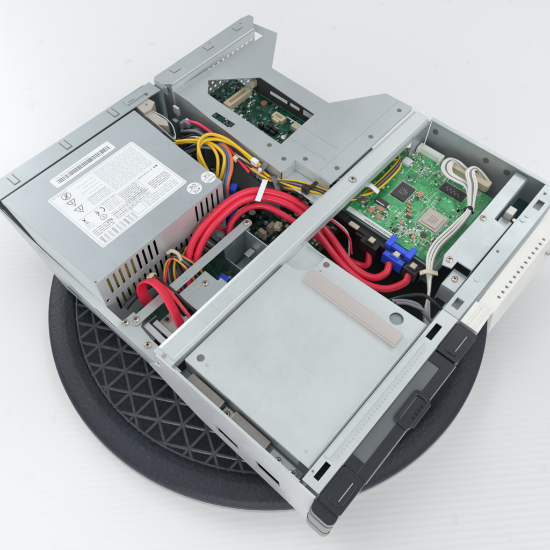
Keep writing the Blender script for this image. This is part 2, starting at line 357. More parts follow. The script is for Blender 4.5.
# --- right wall
b = MB()
b.plate([(-1.4, -8.7), (-1.4, -.05), (12.0, -.05), (12.0, -8.7)], 0, .12, 'steel', [rect(8.5, -7.4, 10, -6.8)], onX(34.35))
b.box(34.05, -1.4, -.12, 34.5, 12.1, 0, 'steel')
b.box(31.3, 12.02, -5.5, 34.3, 12.12, -.3, 'steel')
b.build('side_wall', pc, .04, 'tall plain steel wall beside the green hard drive board')
for y in (11.3, 5.7, 3.5): 
    d_ = MB().cyl(0, 0, 0, .06, .3, 'rivet', 16, T=Matrix.Translation((34.34, y, -1.3)) @ Matrix.Rotation(R(-90), 4, 'Y')).build('rivet', pc)
# --- crossbar
b = MB()
prof = [(12.05, -.9), (12.15, -.25), (12.4, -.02), (13.65, 0), (13.95, -.1), (14.0, -1.1)]
X0, X1 = .55, 34.05; vs = []
for (y, z) in prof: vs += [(X0, y, z), (X1, y, z)]
for (y, z) in reversed(prof): vs += [(X0, y + (.1 if y < 13 else -.1) * (1 if z < -.2 else 0), z - .1), (X1, y + (.1 if y < 13 else -.1) * (1 if z < -.2 else 0), z - .1)]
k = len(vs) // 2
b.add(vs, [(2 * i, 2 * i + 1, 2 * ((i + 1) % k) + 1, 2 * ((i + 1) % k)) for i in range(k)] + [[2 * i for i in range(k - 1, -1, -1)], [2 * i + 1 for i in range(k)]], 'steel_light')
b.box(.13, 12.1, -1.3, .6, 13.95, -.12, 'steel_light'); b.box(.13, 11.5, -2.2, .5, 12.1, -.6, 'steel'); b.cyl(.35, 13.1, -.12, -.02, .14, 'screw', 12)
b.plate([(.65, -.6), (33.9, -.6), (33.9, -3.2), (31.5, -4.8), (24, -4.8), (23, -2.4), (.65, -1.2)], 0, .08, 'steel', (), onY(13.98))
cb = b.build('crossbar', pc, .05, 'long pale steel bar spanning the case'); screw(cb, 23.0, 13.05, 0, .3)
# --- front frame
b = MB()
b.plate([(.35, -1.45), (17.2, -1.45), (17.2, -.05), (.35, -.05)], -.1, 0.02, 'steel_light', [rect(.95, -.92, 2.3, -.5), rect(14.35, -.85, 15.9, -.35)])
b.plate([(17.25, -1.45), (34.05, -1.4), (34.05, -.02), (17.25, -.05)], -.12, 0.0, 'steel', [rect(17.9, -.95, 18.9, -.35), rect(30.9, -1.0, 32.1, -.4)])
b.box(.9, -.98, -.6, 2.35, -.95, -.12, 'steel_dark'); b.box(14.3, -.93, -.6, 15.95, -.9, -.12, 'steel_dark')
b.box(2.5, -.55, .02, 13.9, -.18, .2, 'steel_light')
b.box(.9, -1.0, -.7, 16.5, -.2, -.62, 'void'); b.box(30, -1.2, -.7, 33, -.2, -.62, 'white'); b.box(17.6, -1.0, -.8, 19.2, -.2, -.72, 'white')
for i in range(34): b.cyl(3.1 + i * .31, -.92, .02, .045, .06, 'steel', 8)
b.cyl(21.3, -.6, 0, .06, .22, 'steel', 14); b.cyl(29.1, -.45, 0, .08, .25, 'steel', 14); b.cyl(29.7, -.5, 0, .08, .16, 'steel', 14)
b.cyl(33, -.5, 0, .05, .13, 'rivet', 10); b.cyl(1.2, .0 - .25, .02, .05, .08, 'rivet', 8); b.cyl(24.8, -.5, 0, .04, .12, 'rivet', 10)
b.box(17.3, -1.44, -5, 34.0, -1.3, -.13, 'steel'); b.box(.4, -.12, -4, 34.0, -.06, -.13, 'steel')
b.build('front_frame', pc, .03)
# --- dark bezel with two latches and a handle
b = MB()
b.box(-.25, -3.25, -4.3, 17.25, -1.5, -.45, 'bezel'); b.plate(rrect(-.7, -3.3, .3, -1.46, .45), -1.28, -.3, 'bezel'); b.box(2.95, -3.3, -.45, 13.95, -2.55, -.12, 'bezel'); b.box(2.95, -2.55, -.45, 3.9, -1.5, -.12, 'bezel'); b.box(13.0, -2.55, -.45, 13.95, -1.5, -.12, 'bezel')
b.box(3.9, -2.55, -.44, 13.0, -1.5, -.2, 'bezel_lens')
b.box(2.95, -3.36, -.5, 13.95, -3.3, -.2, 'ridge')
bz = b.build('front_bezel', pc, .08, 'dark smoked plastic half of the front bezel')
b = MB(); b.plate(rrect(-.75, -3.3, .1, -1.45, .45), -4.8, -1.3, 'grey_pl'); b.plate(rrect(-.77, -3.32, .0, -1.43, .45), -3.3, -3.22, 'void'); b.build('end_cap', bz, .1, 'warm grey end cap of the bezel')
def latch(x0, x1):
    b = MB(); b.plate(rrect(x0, -3.3, x1, -1.55, .25), -.5, .05, 'bezel'); b.plate(rrect(x0 + .35, -3.05, x1 - .3, -1.85, .45), .05, .14, 'bezel')
    b.box(x0 + .7, -2.72, .14, x1 - .6, -2.66, .19, 'ridge'); b.box(x0 + .3, -1.55, -.2, x1 - .1, -1.47, .08, 'black')  # pale line across the latch is a highlight put into the colour
    return b.build('latch', bz, .06)
latch(.1, 2.9); latch(14.0, 16.9)
b = MB(); b.plate(rrect(7.55, -3.45, 10.55, -2.1, .35), -.3, .05, 'bezel', [rrect(7.9, -3.25, 10.2, -2.4, .2)]); b.box(7.92, -3.22, -.3, 10.15, -2.42, -.16, 'bezel_lens'); b.box(8.0, -3.6, -.2, 10.2, -3.4, 0, 'bezel')
for i in range(4): b.box(8.6 + i * .35, -3.3, -.12, 8.75 + i * .35, -3.05, -.02, 'black')
b.build('handle', bz, .08)
# --- white front cover on the right
b = MB()
b.plate([(17.3, -3.15), (17.3, -1.6), (19.6, -1.6), (19.6, -3.05)], -.7, -.05, 'white'); b.box(17.4, -2.2, -.05, 19.5, -2.05, .03, 'white'); b.box(17.4, -2.75, -.05, 19.5, -2.6, .03, 'white')
b.plate([(19.65, -3.15), (19.65, -1.75), (36.5, -1.65), (36.5, -3.15)], -.65, -.18, 'white', [rrect(21.08 + i * .62, -2.88, 21.32 + i * .62, -2.62, .06, 2) for i in range(13)])
b.box(19.7, -3.1, -.9, 36.4, -1.8, -.72, 'grey_pl')
b.add([(19.65, -3.15, -.2), (36.5, -3.15, -.2), (36.5, -4.1, -3.0), (19.65, -3.7, -3.0)], [(0, 3, 2, 1)], 'white')
ar = [(29.2 + 1.0 * math.cos(R(a)), -3.42 + .4 * math.sin(R(a)), -.75 + .9 * math.sin(R(a))) for a in range(200, 345, 12)]
b.tube(ar, .07, 'grey_pl', 8)
b.build('front_cover', pc, .08, 'ivory plastic half of the front bezel with a row of vent holes')

# --- drive cover plate
b = MB()
b.plate([(1.25, .3), (15.5, .3), (15.15, 9.85), (14.0, 9.8), (13.2, 10.1), (12.65, 10.9), (12.6, 11.9), (1.25, 11.9)], -.32, -.2, 'steel_light', [disc(14.4, 2.2, .55, 24)])
# rolled front and side edges
rl_ = [(-.2, .3), (-.22, .2), (-.27, .12), (-.36, .06), (-.6, .03), (-1.2, .02)]
for (z, y), (z2, y2) in zip(rl_, rl_[1:]):
    b.add([(1.25, y, z), (15.5, y, z), (15.5, y2, z2), (1.25, y2, z2)], [(0, 3, 2, 1)], 'steel_light', True)
b.box(1.22, .9, -2.6, 1.3, 11.9, -.33, 'steel'); b.box(15.25, .8, -5.6, 15.32, 11.8, -.33, 'steel')
b.cyl(14.4, 2.2, -.55, -.45, .7, 'steel_dark', 24)
b.cyl(2.0, 10.35, -.2, -.17, .12, 'steel', 10); b.cyl(2.0, .95, -.3, -.19, .12, 'steel', 12); b.cyl(13.9, 9.3, -.2, -.17, .1, 'ink_soft', 8)
dc = b.build('drive_cover', pc, .03, 'smooth pale steel cover over the drive bay')
dc.location.z -= .0022
screw(dc, 2.1, 11.1, -.2, .3, 'rivet'); screw(dc, 14.65, 9.3, -.2, .28, 'rivet')
b = MB(); b.box(12.15, .95, -.5, 13.45, 9.75, .12, 'alu'); b.box(12.3, 1.0, .12, 13.4, 9.7, .17, 'alu')
b.build('stiffener', dc, .05, 'brushed bar on the drive cover')
# lower shelf passing below the bar
b = MB(); b.plate([(12.4, 9.4), (15.2, 9.4), (15.75, 12.4), (15.6, 13.6), (12.4, 13.6)], -1.0, -.9, 'steel_light'); b.build('inner_shelf', pc, .03)
# blocks beside the drive cover
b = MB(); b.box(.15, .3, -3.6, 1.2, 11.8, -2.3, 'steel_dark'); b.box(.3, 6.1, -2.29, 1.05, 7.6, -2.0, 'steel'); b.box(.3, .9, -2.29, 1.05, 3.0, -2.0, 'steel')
sr = b.build('side_rail', pc, .03)
for y0, y1 in ((7.7, 11.0), (3.3, 6.6)): MB().box(.28, y0, -2.0, 1.12, y1, -1.25, 'steel_brown').build('side_block', pc, .06)
screw(sr, .65, 7.15, -2.0, .26); screw(sr, .6, 2.2, -2.0, .27); screw(sr, .6, .9, -2.0, .24)

# --- rear rail (left) with U tabs
b = MB()
b.plate([(.6, 34.15), (16.6, 34.25), (18.3, 34.3), (19.6, 34.2), (19.6, 35.9), (-1.0, 36.2), (-1.4, 34.2)], -.1, .02, 'steel_psu')
b.plate([(-1.2, -.6), (6, -8.7), (19, -8.7), (19, -.12), (-1.2, -.12)], 0, .1, 'steel_psu', (), onY(36.2))
for x in (3.05, 8.7, 14.35):
    for q in ((x - .32, 34.6, x - .24, 35.8), (x + .24, 34.6, x + .32, 35.8), (x - .32, 34.55, x + .32, 34.63)): b.box(q[0], q[1], .02, q[2], q[3], .045, 'rivet')
    b.box(x - .22, 34.66, .02, x + .22, 35.7, .045, 'steel_psu')
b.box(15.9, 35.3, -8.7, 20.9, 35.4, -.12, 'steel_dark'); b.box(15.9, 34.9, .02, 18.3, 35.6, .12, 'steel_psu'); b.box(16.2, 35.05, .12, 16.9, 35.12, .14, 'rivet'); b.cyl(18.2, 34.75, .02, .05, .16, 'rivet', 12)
b.build('rear_rail', pc, .03, 'grey rear rail with three stamped tabs beside the power supply')
# --- expansion bracket at rear
b = MB()
b.plate([(19.7, 34.0), (20.3, 33.3), (32.2, 33.3), (32.3, 33.5), (33.6, 34.6), (33.55, 35.2), (32.5, 35.45), (19.8, 35.3)], .68, .8, 'steel', [disc(23.1, 35.05, .13, 10), disc(27.35, 35.0, .13, 10), disc(31.8, 34.85, .13, 10)])
b.tube([(20.35, 33.28, .70), (32.2, 33.28, .70)], .1, 'steel_light', 8)
for x in (22.0, 26.7, 31.0):
    b.box(x - .45, 34.3, .8, x - .38, 35.0, .83, 'rivet'); b.box(x - .45, 34.22, .8, x + .5, 34.3, .83, 'rivet')
for x in (23.1, 27.35, 31.8): b.cyl(x, 35.0 - (.15 if x > 31 else 0), .5, .6, .2, 'rivet', 12)
b.box(19.7, 33.4, -.3, 19.8, 35.2, .67, 'steel')
eb = b.build('expansion_bracket', pc, .03, 'raised rear bracket over the card slots')
# --- perforated panel
hs = [disc(20.9 + i * .72 + (.36 if j % 2 else 0), -.35 - j * .62, .17, 10) for j in range(11) for i in range(16)]
b = MB(); b.plate([(20.2, -8), (32.2, -8), (32.2, .6), (20.2, .6)], 0, .08, 'steel_wall', hs, onY(33.25))
pass
b.build('perforated_panel', pc)
# --- top sheet with the window
b = MB()
outer = [(34.1, 31.6), (29.45, 28.3), (29.3, 20.75), (34.2, 17.4), (34.3, 14.35), (34.0, 14.15), (21.3, 14.15), (21.4, 18.3), (19.7, 18.2), (19.4, 18.35), (19.95, 27.7), (20.3, 31.0), (20.3, 35.0), (21.3, 35.0), (21.3, 33.2), (31.0, 32.5), (32.85, 32.45), (32.75, 34.1), (33.6, 34.8)]
window = [(22.3, 30.4), (23.8, 31.8), (27.6, 28.2), (27.15, 20.8), (22.0, 20.6)]
b.plate(outer, -.12, 0, 'steel', [window, [(20.35, 28.0), (21.05, 28.0), (21.1, 25.5), (20.3, 25.5)]])
b.box(21.5, 15.86, 0, 33.95, 15.9, .035, 'steel_light'); b.box(25.0, 16.4, 0, 25.12, 22.5, .05, 'steel') ; b.box(23.2, 16.4, 0, 23.32, 20.0, .05, 'steel')
b.box(21.45, 14.2, 0, 33.9, 15.8, .05, 'steel')

for (xa, ya), (xb, yb) in (((19.42, 18.35), (19.97, 27.7)), ((19.97, 27.7), (20.32, 31.0)), ((20.32, 31.0), (20.32, 34.9))):
    b.add([(xa, ya, -.13), (xb, yb, -.13), (xb, yb, -6.9), (xa, ya, -6.9), (xa + .08, ya, -.13), (xb + .08, yb, -.13), (xb + .08, yb, -6.9), (xa + .08, ya, -6.9)], [(0, 1, 2, 3), (7, 6, 5, 4), (0, 4, 5, 1), (3, 2, 6, 7)], 'steel')
   # drop wall facing the power supply
b.box(19.5, 14.3, -1.3, 21.3, 18.2, -1.2, 'steel_light')
b.box(19.5, 18.2, -1.3, 21.4, 18.28, -.12, 'steel_light'); b.box(21.32, 14.3, -1.3, 21.4, 18.2, -.12, 'steel_light')
b.box(29.2, 20.8, -2.6, 29.28, 28.3, -.12, 'steel_light')
for x, y, z in ((18.9, 31.8, -.9), (18.9, 30.2, -1.6)): b.box(x + .25, y - .35, z - .5, x + .5, y + .35, z + .4, 'steel_light')
ts = b.build('card_cage_sheet', pc, .02, 'large steel sheet with an angular window over the rear board')
for x, y in ((23.1, 14.9), (28.3, 14.95), (33.0, 15.0), (21.2, 21.3), (20.8, 19.2), (22.1, 17.75)): screw(ts, x, y, .05 if y < 15.5 else 0, .24, 'rivet')
screw(ts, 20.3, 16.9, -1.2, .24, 'rivet')

# --- power supply
ps = MB()
PX0, PX1, PY0, PY1 = .92, 15.3, 21.42, 34.0
ps.plate([(PX0, PY0), (15.15, PY0), (15.45, 27), (15.95, PY1), (PX0, PY1)], -.1, 0, 'steel_psu')
hs = [rrect(2.0 + i * .62 - .12, -2.6, 2.0 + i * .62 + .12, -.35, .1, 2) for i in range(9)] + [rrect(11.8 + i * .65 - .12, -2.6, 11.8 + i * .65 + .12, -.35, .1, 2) for i in range(5)]
hs += [rrect(2.1 + i * .62 - .12, -5.6, 2.1 + i * .62 + .12, -3.4, .1, 2) for i in range(21)]
ps.plate([(PX0, -8.2), (15.1, -8.2), (15.1, -.11), (PX0, -.11)], 0, .09, 'steel_wall', hs + [disc(1.3, -3.0, .17, 10)], onY(PY0 + .1))  # front and left faces lighter than the top, as if lit, by colour
ps.plate([(PY0 + .1, -8.2), (28.5, -8.2), (PY1, -3.2), (PY1, -.11), (PY0 + .1, -.11)], 0, .09, 'steel_wall', (), onX(PX0)); ps.box(15.05, PY0 + .1, -8.2, 15.13, 27, -.11, 'steel'); ps.plate([(PX0, -3), (5, -8.2), (15.9, -8.2), (15.9, -.11), (PX0, -.11)], 0, .1, 'steel_psu', (), onY(PY1))
ps.box(15.1, 27, -8.2, 15.4, PY1 - .1, -.11, 'steel')
psu = ps.build('power_supply', pc, .035, 'grey steel power supply box with white labels')
b = MB()
for i, (x, h) in enumerate(((2.0, -.9), (2.9, -.6), (3.8, -1.0), (4.7, -.7), (6.2, -2.2), (9, -2.0), (12.3, -2.4), (13.6, -2.6))):
    b.box(x - .38, 22.0, -8.1, x + .38, 23.2, h, 'amber' if i < 4 else 'black')
for i in range(4): b.box(2.2 + i * 1.1, 21.9, -6, 2.7 + i * 1.1, 21.98, -4.6, 'pcb_dark')
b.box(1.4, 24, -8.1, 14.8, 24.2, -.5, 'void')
b.build('inner_coils', psu)
screw(psu, 1.08, 21.65, 0, .09, 'rivet')
# labels (text runs along -X, its top toward the front)
def LT(x, y, z=.02, s=1.0): return Matrix.Translation((x, y, z)) @ Matrix.Rotation(math.pi, 4, 'Z') @ Matrix.Scale(s, 4)
b = MB(); b.plate(rrect(3.55, 23.7, 13.05, 31.05, .18), .004, .014, 'label')
def line(x0, y, x1, m='ink_soft', h=.085, dens=.86):
    """a run of tiny letter-like strokes"""
    x = x0
    while x < x1:
        wl = random.uniform(.18, .6); e = min(x + wl, x1); q = x
        while q < e:
            cw = random.uniform(.035, .07)
            b.box(q, y - h / 2 * random.uniform(.6, 1), .014, min(q + cw, e), y + h / 2 * random.uniform(.6, 1), .017, m); q += cw + .03
        x = e + .09
def frame(x0, y0, x1, y1, m='ink_soft', t=.025):
    for q in ((x0, y0, x1, y0 + t), (x0, y1 - t, x1, y1), (x0, y0 + t, x0 + t, y1 - t), (x1 - t, y0 + t, x1, y1 - t)): b.box(q[0], q[1], .014, q[2], q[3], .018, m)
frame(3.72, 23.85, 12.9, 30.9)
for i in range(19): line(8.2, 30.6 - i * .165, 12.6, 'ink_soft', .07)
for i in range(5): line(6.0 + (i % 2) * .5, 30.3 - i * .42, 7.9, 'ink_soft', .07)
line(10.4, 27.15, 12.0, 'ink', .11)
b.box(12.2, 27.06, .014, 12.32, 27.24, .018, 'ink'); b.box(12.42, 27.06, .014, 12.6, 27.24, .018, 'ink')
for i in range(6): line(5.9, 28.6 - i * .17, 8.0, 'ink_soft', .08)
frame(8.0, 25.6, 10.2, 27.2)
for i in range(7): line(8.1, 27.0 - i * .19, 10.0, 'ink', .09)
for x in (8.6, 9.2, 9.7): b.box(x, 25.62, .014, x + .02, 27.18, .018, 'ink_soft')
for i in range(5): line(10.6, 26.1 - i * .2, 12.6, 'ink', .1)
for i in range(6): line(6.4, 27.3 - i * .2, 7.8, 'ink_soft', .08)
for i in range(5): line(6.3, 25.9 - i * .2, 10.1, 'ink' if i % 2 else 'ink_soft', .1)
for i in range(4): line(9.0, 24.9 - i * .22, 12.5, 'ink_soft', .1)
frame(6.9, 24.75, 7.7, 25.3); frame(7.75, 24.2, 8.8, 25.2)
b.box(3.9, 27.35, .014, 8.0, 27.375, .018, 'ink_soft')
for i in range(9): [b.box(4.0 + i * .42, 24.0 + j * .11, .014, 4.24 + i * .42, 24.045 + j * .11, .018, 'ink_soft' if i % 3 else 'ink') for j in range(7)]
for i in range(4): line(4.0, 25.0 + i * .2, 5.9, 'ink', .09)
for i in range(3): line(4.0, 26.0 + i * .2, 4.7, 'ink_soft', .08)
line(3.95, 30.75, 5.4, 'ink_soft', .07)
def ring(x, y, r, t=.05, m='ink'):
    n = 24; vs = [(x + q * math.cos(2 * math.pi * i / n), y + q * math.sin(2 * math.pi * i / n), .018) for q in (r - t, r) for i in range(n)]
    b.add(vs, [(i, (i + 1) % n, n + (i + 1) % n, n + i) for i in range(n)], m)
def tri(x, y, r, t):
    P = [(x + q * math.sin(2 * math.pi * i / 3), y - q * math.cos(2 * math.pi * i / 3), .018) for q in (r - t * 2, r) for i in range(3)]
    b.add(P, [(i, 3 + i, 3 + (i + 1) % 3, (i + 1) % 3) for i in range(3)], 'ink')
ring(4.95, 30.25, .42, .05); b.box(4.55, 30.21, .015, 5.35, 30.29, .019, 'ink', R(45)); b.box(4.85, 30.0, .015, 5.05, 30.5, .0185, 'ink_soft')
for y in (29.25, 28.2): tri(4.85, y + .1, .52, .06); b.box(4.81, y - .08, .015, 4.89, y + .2, .019, 'ink'); b.box(4.81, y + .26, .015, 4.89, y + .33, .019, 'ink')
for xx in (5.95, 5.35):                                              # C E arcs, opening to the reading side
    n = 12; vs = [(xx + q * math.cos(R(-75 + 150 * i / n)), 26.85 + q * math.sin(R(-75 + 150 * i / n)), .018) for q in (.25, .33) for i in range(n + 1)]
    b.add(vs, [(i, i + 1, n + 2 + i, n + 1 + i) for i in range(n)], 'ink')
b.box(5.38, 26.81, .014, 5.65, 26.88, .018, 'ink')
ring(5.65, 26.15, .3, .04); b.text('S', .4, LT(5.65, 26.15), 'ink'); b.text('RU', .42, LT(5.75, 25.5), 'ink')
b.box(4.3, 26.75, .014, 4.36, 27.25, .018, 'ink', .5); b.box(4.3, 26.75, .014, 4.36, 27.25, .018, 'ink', -.5); b.box(4.15, 26.6, .014, 4.5, 26.66, .018, 'ink')
b.build('specification_label', psu, 0, 'large white label covered in fine print and warning triangles')
b = MB(); b.plate(rrect(5.0, 31.5, 11.55, 32.75, .15), .004, .014, 'label'); x = 5.45
while x < 11.2:
    wd = random.choice((.04, .07, .1)); b.box(x, 31.8, .014, x + wd, 32.3, .018, 'ink'); x += wd + random.choice((.04, .06, .09))
line(5.5, 32.48, 9.2, 'ink_soft', .12)
b.build('barcode_label', psu, 0, 'narrow white label with a barcode')
for x, t in ((12.95, 'ATE'), (14.65, 'HI.POT')):
    b = MB(); b.plate(disc(x, 22.72, .66, 28), .004, .014, 'label'); b.text('OK', .5, LT(x, 23.0), 'ink'); b.text(t, .42 if len(t) < 4 else .3, LT(x, 22.42), 'ink')
    b.box(x - .62, 22.7, .015, x + .62, 22.73, .018, 'ink'); b.build('test_sticker', psu, 0, 'round white sticker reading OK and ' + t)

# --- beige power inlet clip by the power supply
b = MB(); b.plate([(16.55, 34.8), (17.9, 34.9), (18.1, 33.5), (17.25, 33.0), (16.35, 33.1)], -1.6, -.1, 'beige')
b.plate([(16.35, 33.1), (17.25, 33.0), (17.3, 30.9), (16.9, 30.3), (16.35, 31.2)], -1.3, -.35, 'beige')
b.tube([(17.2, 32.9, -.3), (17.4, 31.5, -.3), (17.3, 30.2, -.6), (16.6, 29.3, -1.2), (16.3, 30.6, -.5), (16.35, 32.3, -.3)], .07, 'solder', 6)
b.cyl(17.3, 33.8, -.1, -.06, .1, 'rivet', 10)
b.build('power_inlet', pc, .12, 'beige plastic power inlet at the rear')
b = MB()
for i in range(3): b.box(18.5, 31.2 - i * 1.9, -6, 18.9, 31.8 - i * 1.9, -1.6 - i * .3, 'steel_dark')
for i in range(3): b.box(17.6 + i * .55, 27.6, -6, 17.8 + i * .55, 29.6, -3, 'teal')
b.build('port_shields', pc, .05)

# --- mainboard
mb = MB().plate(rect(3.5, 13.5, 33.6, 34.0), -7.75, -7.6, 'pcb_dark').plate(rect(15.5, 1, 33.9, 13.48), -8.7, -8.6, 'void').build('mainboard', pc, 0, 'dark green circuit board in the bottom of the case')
b = MB(); rnd = random.Random(3)
for i in range(1500):
    x, y = rnd.uniform(14, 29), rnd.uniform(13.6, 33)
    m = rnd.choice(('chip', 'chip', 'solder', 'tan', 'pcb_dark', 'cream', 'steel_dark', 'black', 'black')); a, c, h = rnd.uniform(.08, .32), rnd.uniform(.06, .2), rnd.uniform(.05, .35)
    if rnd.random() < .5: a, c = c, a
    b.box(x - a, y - c, -7.6, x + a, y + c, -7.6 + h, m)
o = b.build('board_components', mb, .01); o['kind'] = 'stuff'
def comp(name, x0, y0, x1, y1, z0, z1, m, label=None, par=mb): return MB().box(x0, y0, z0, x1, y1, z1, m).build(name, par, .04, label)
for q in ((17.75, 18.0, 18.5, 18.5), (16.75, 18.0, 17.2, 18.8), (20.6, 14.2, 21.2, 15.0)): comp('header_connector', *q, -7.6, -6.4, 'cream')
for x, y in ((17.9, 20.6), (19.0, 20.9), (18.6, 16.4), (16.0, 19.6), (22.5, 22.4), (26.5, 23.5)):
    b = MB().cyl(x, y, -7.6, -6.3, .38, 'black', 18).cyl(x, y, -6.3, -6.28, .34, 'solder', 18); b.build('capacitor', mb)
comp('heatsink', 14.8, 20.2, 16.6, 22.0, -7.6, -6.6, 'chip'); comp('heatsink', 19.2, 19.2, 20.6, 21.2, -7.6, -6.2, 'steel_dark')
comp('socket', 17.6, 13.8, 18.6, 16.5, -7.6, -6.6, 'black')
comp('port', 15.6, 21.3, 16.6, 22.6, -7.6, -3.4, 'blue', 'blue connector beside the power supply corner')
# board seen in the window: mounted higher
rb_ = MB().box(21.8, 19.0, -2.75, 27.9, 32.5, -2.6, 'pcb_dark').build('riser_board', pc, 0, 'dark green board seen through the sheet window')
b = MB()
for i in range(620):
    x, y = rnd.uniform(21.9, 27.7), rnd.uniform(19.3, 32)
    if 25.6 < x < 27.6 and 21 < y < 28 and rnd.random() < .75: continue
    m = rnd.choice(('chip', 'chip', 'solder', 'pcb_dark', 'steel_dark', 'black', 'label', 'steel_dark')); a, c, h = rnd.uniform(.05, .2), rnd.uniform(.04, .14), rnd.uniform(.03, .2)
    b.box(x - a, y - c, -2.6, x + a, y + c, -2.6 + h, m)
o = b.build('board_components', rb_, .01); o['kind'] = 'stuff'
b = MB(); b.box(23.9, 29.1, -2.59, 27.3, 30.0, -1.9, 'cream'); b.box(24.4, 29.35, -1.91, 26.8, 29.7, -1.87, 'tan'); b.box(23.5, 28.9, -2.59, 23.9, 30.2, -2.2, 'cream'); b.build('slot_connector', rb_, .04)
b = MB(); b.box(26.0, 23.9, -2.59, 26.75, 25.3, -2.1, 'cream'); b.box(25.75, 24.2, -2.59, 26.0, 25.0, -2.2, 'cream'); b.box(26.2, 24.2, -2.11, 26.5, 25.0, -2.08, 'tan'); b.build('header_connector', rb_, .05)
comp('header_connector', 26.2, 22.0, 26.8, 22.9, -2.59, -2.1, 'cream', None, rb_)
for i in range(5): comp('chip', 24.2 + (i % 2) * .45, 23.4 + (i // 2) * .75, 24.5 + (i % 2) * .45, 24.0 + (i // 2) * .75, -2.59, -2.1, 'black', None, rb_)
MB().cyl(27.0, 27.2, -2.59, -2.3, .33, 'copper', 18).build('coil', rb_)
MB().cyl(24.8, 22.6, -2.59, -2.5, .28, 'label', 18).build('mount_post', rb_)
b = MB(); b.box(27.95, 20.5, -2.6, 28.05, 29.6, -.14, 'chip'); b.box(27.85, 24.8, -1.65, 27.94, 27.1, -1.3, 'label'); b.box(27.85, 23.2, -1.6, 27.94, 24.4, -1.25, 'label'); b.box(27.85, 21.2, -1.7, 27.94, 22.7, -1.1, 'label'); b.box(27.3, 28.9, -1.6, 27.9, 29.5, -.9, 'cream')  # white strips paint in the brightness showing through slots
b.build('card_guide', pc, .03)
b = MB(); b.box(20.3, 24.2, -1.4, 21.0, 28.2, -1.2, 'label'); b.box(20.5, 24.8, -1.2, 20.6, 27.6, -1.0, 'teal'); b.box(20.8, 24.8, -1.2, 20.9, 27.6, -1.0, 'teal'); b.build('card_edge', pc, .04)

# --- support arm, drive cage
b = MB(); b.plate(rrect(1.2, 17.98, 15.35, 18.82, .4), -3.2, -3.08, 'steel'); b.tube([(6.9, 18.2, -3.05), (7.0, 18.3, -3.03), (7.2, 18.2, -3.05)], .05, 'steel', 6)
b.box(8.3, 18.3, -3.08, 8.9, 18.45, -3.02, 'steel_light'); b.box(2.3, 18.1, -3.3, 2.6, 18.7, -3.2, 'steel')
ab = b.build('support_arm', pc, .04); screw(ab, 1.65, 18.45, -3.08, .27); screw(ab, 14.85, 18.4, -3.08, .27)
b = MB(); b.box(5.7, 15.2, -3.6, 8.9, 17.8, -3.5, 'steel'); b.box(5.7, 17.0, -3.49, 8.2, 17.06, -3.46, 'steel_light'); b.box(8.9, 15.2, -4.0, 9.3, 16.3, -3.5, 'steel')
cp = b.build('cage_plate', pc, .03); screw(cp, 8.0, 16.9, -3.5, .26)
b = MB()
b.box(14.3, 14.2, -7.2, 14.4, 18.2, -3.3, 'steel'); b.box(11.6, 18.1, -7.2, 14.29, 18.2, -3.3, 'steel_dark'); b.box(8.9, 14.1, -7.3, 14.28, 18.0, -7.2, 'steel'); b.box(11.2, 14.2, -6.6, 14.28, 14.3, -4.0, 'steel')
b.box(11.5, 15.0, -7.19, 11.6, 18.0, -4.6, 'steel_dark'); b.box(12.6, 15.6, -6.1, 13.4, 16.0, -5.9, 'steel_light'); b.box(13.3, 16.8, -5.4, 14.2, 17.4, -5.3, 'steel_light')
dg = b.build('drive_cage', pc, .03)
b = MB().box(9.4, 15.6, -6.6, 11.4, 18.0, -6.5, 'pcb_dark').box(9.9, 16.6, -6.5, 10.6, 17.5, -5.5, 'blue').box(10.7, 16.8, -6.5, 11.0, 17.1, -6.0, 'solder').box(9.6, 16.1, -6.5, 10.2, 16.4, -6.2, 'chip')
b.build('front_port_board', pc, .03, 'small board with a blue connector beside the drive cage')
b = MB(); b.box(1.7, 14.2, -4.0, 2.25, 17.9, -3.7, 'steel_wall', -.04); b.box(2.5, 14.2, -4.3, 3.0, 17.6, -3.9, 'steel_light'); b.box(3.2, 14.4, -4.9, 4.9, 17.7, -4.7, 'steel_light'); b.box(4.3, 15.5, -4.69, 4.9, 16.2, -4.1, 'steel_light'); b.box(4.2, 16.8, -4.69, 4.5, 17.5, -4.2, 'white'); b.box(2.0, 18.0, -5.0, 3.3, 18.1, -4.1, 'steel_dark'); b.cyl(3.75, 17.3, -4.69, -4.6, .3, 'screw', 16); b.cyl(3.75, 17.3, -4.6, -4.55, .15, 'void', 10)
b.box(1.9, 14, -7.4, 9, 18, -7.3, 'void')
b.build('drive_rails', pc, .04)

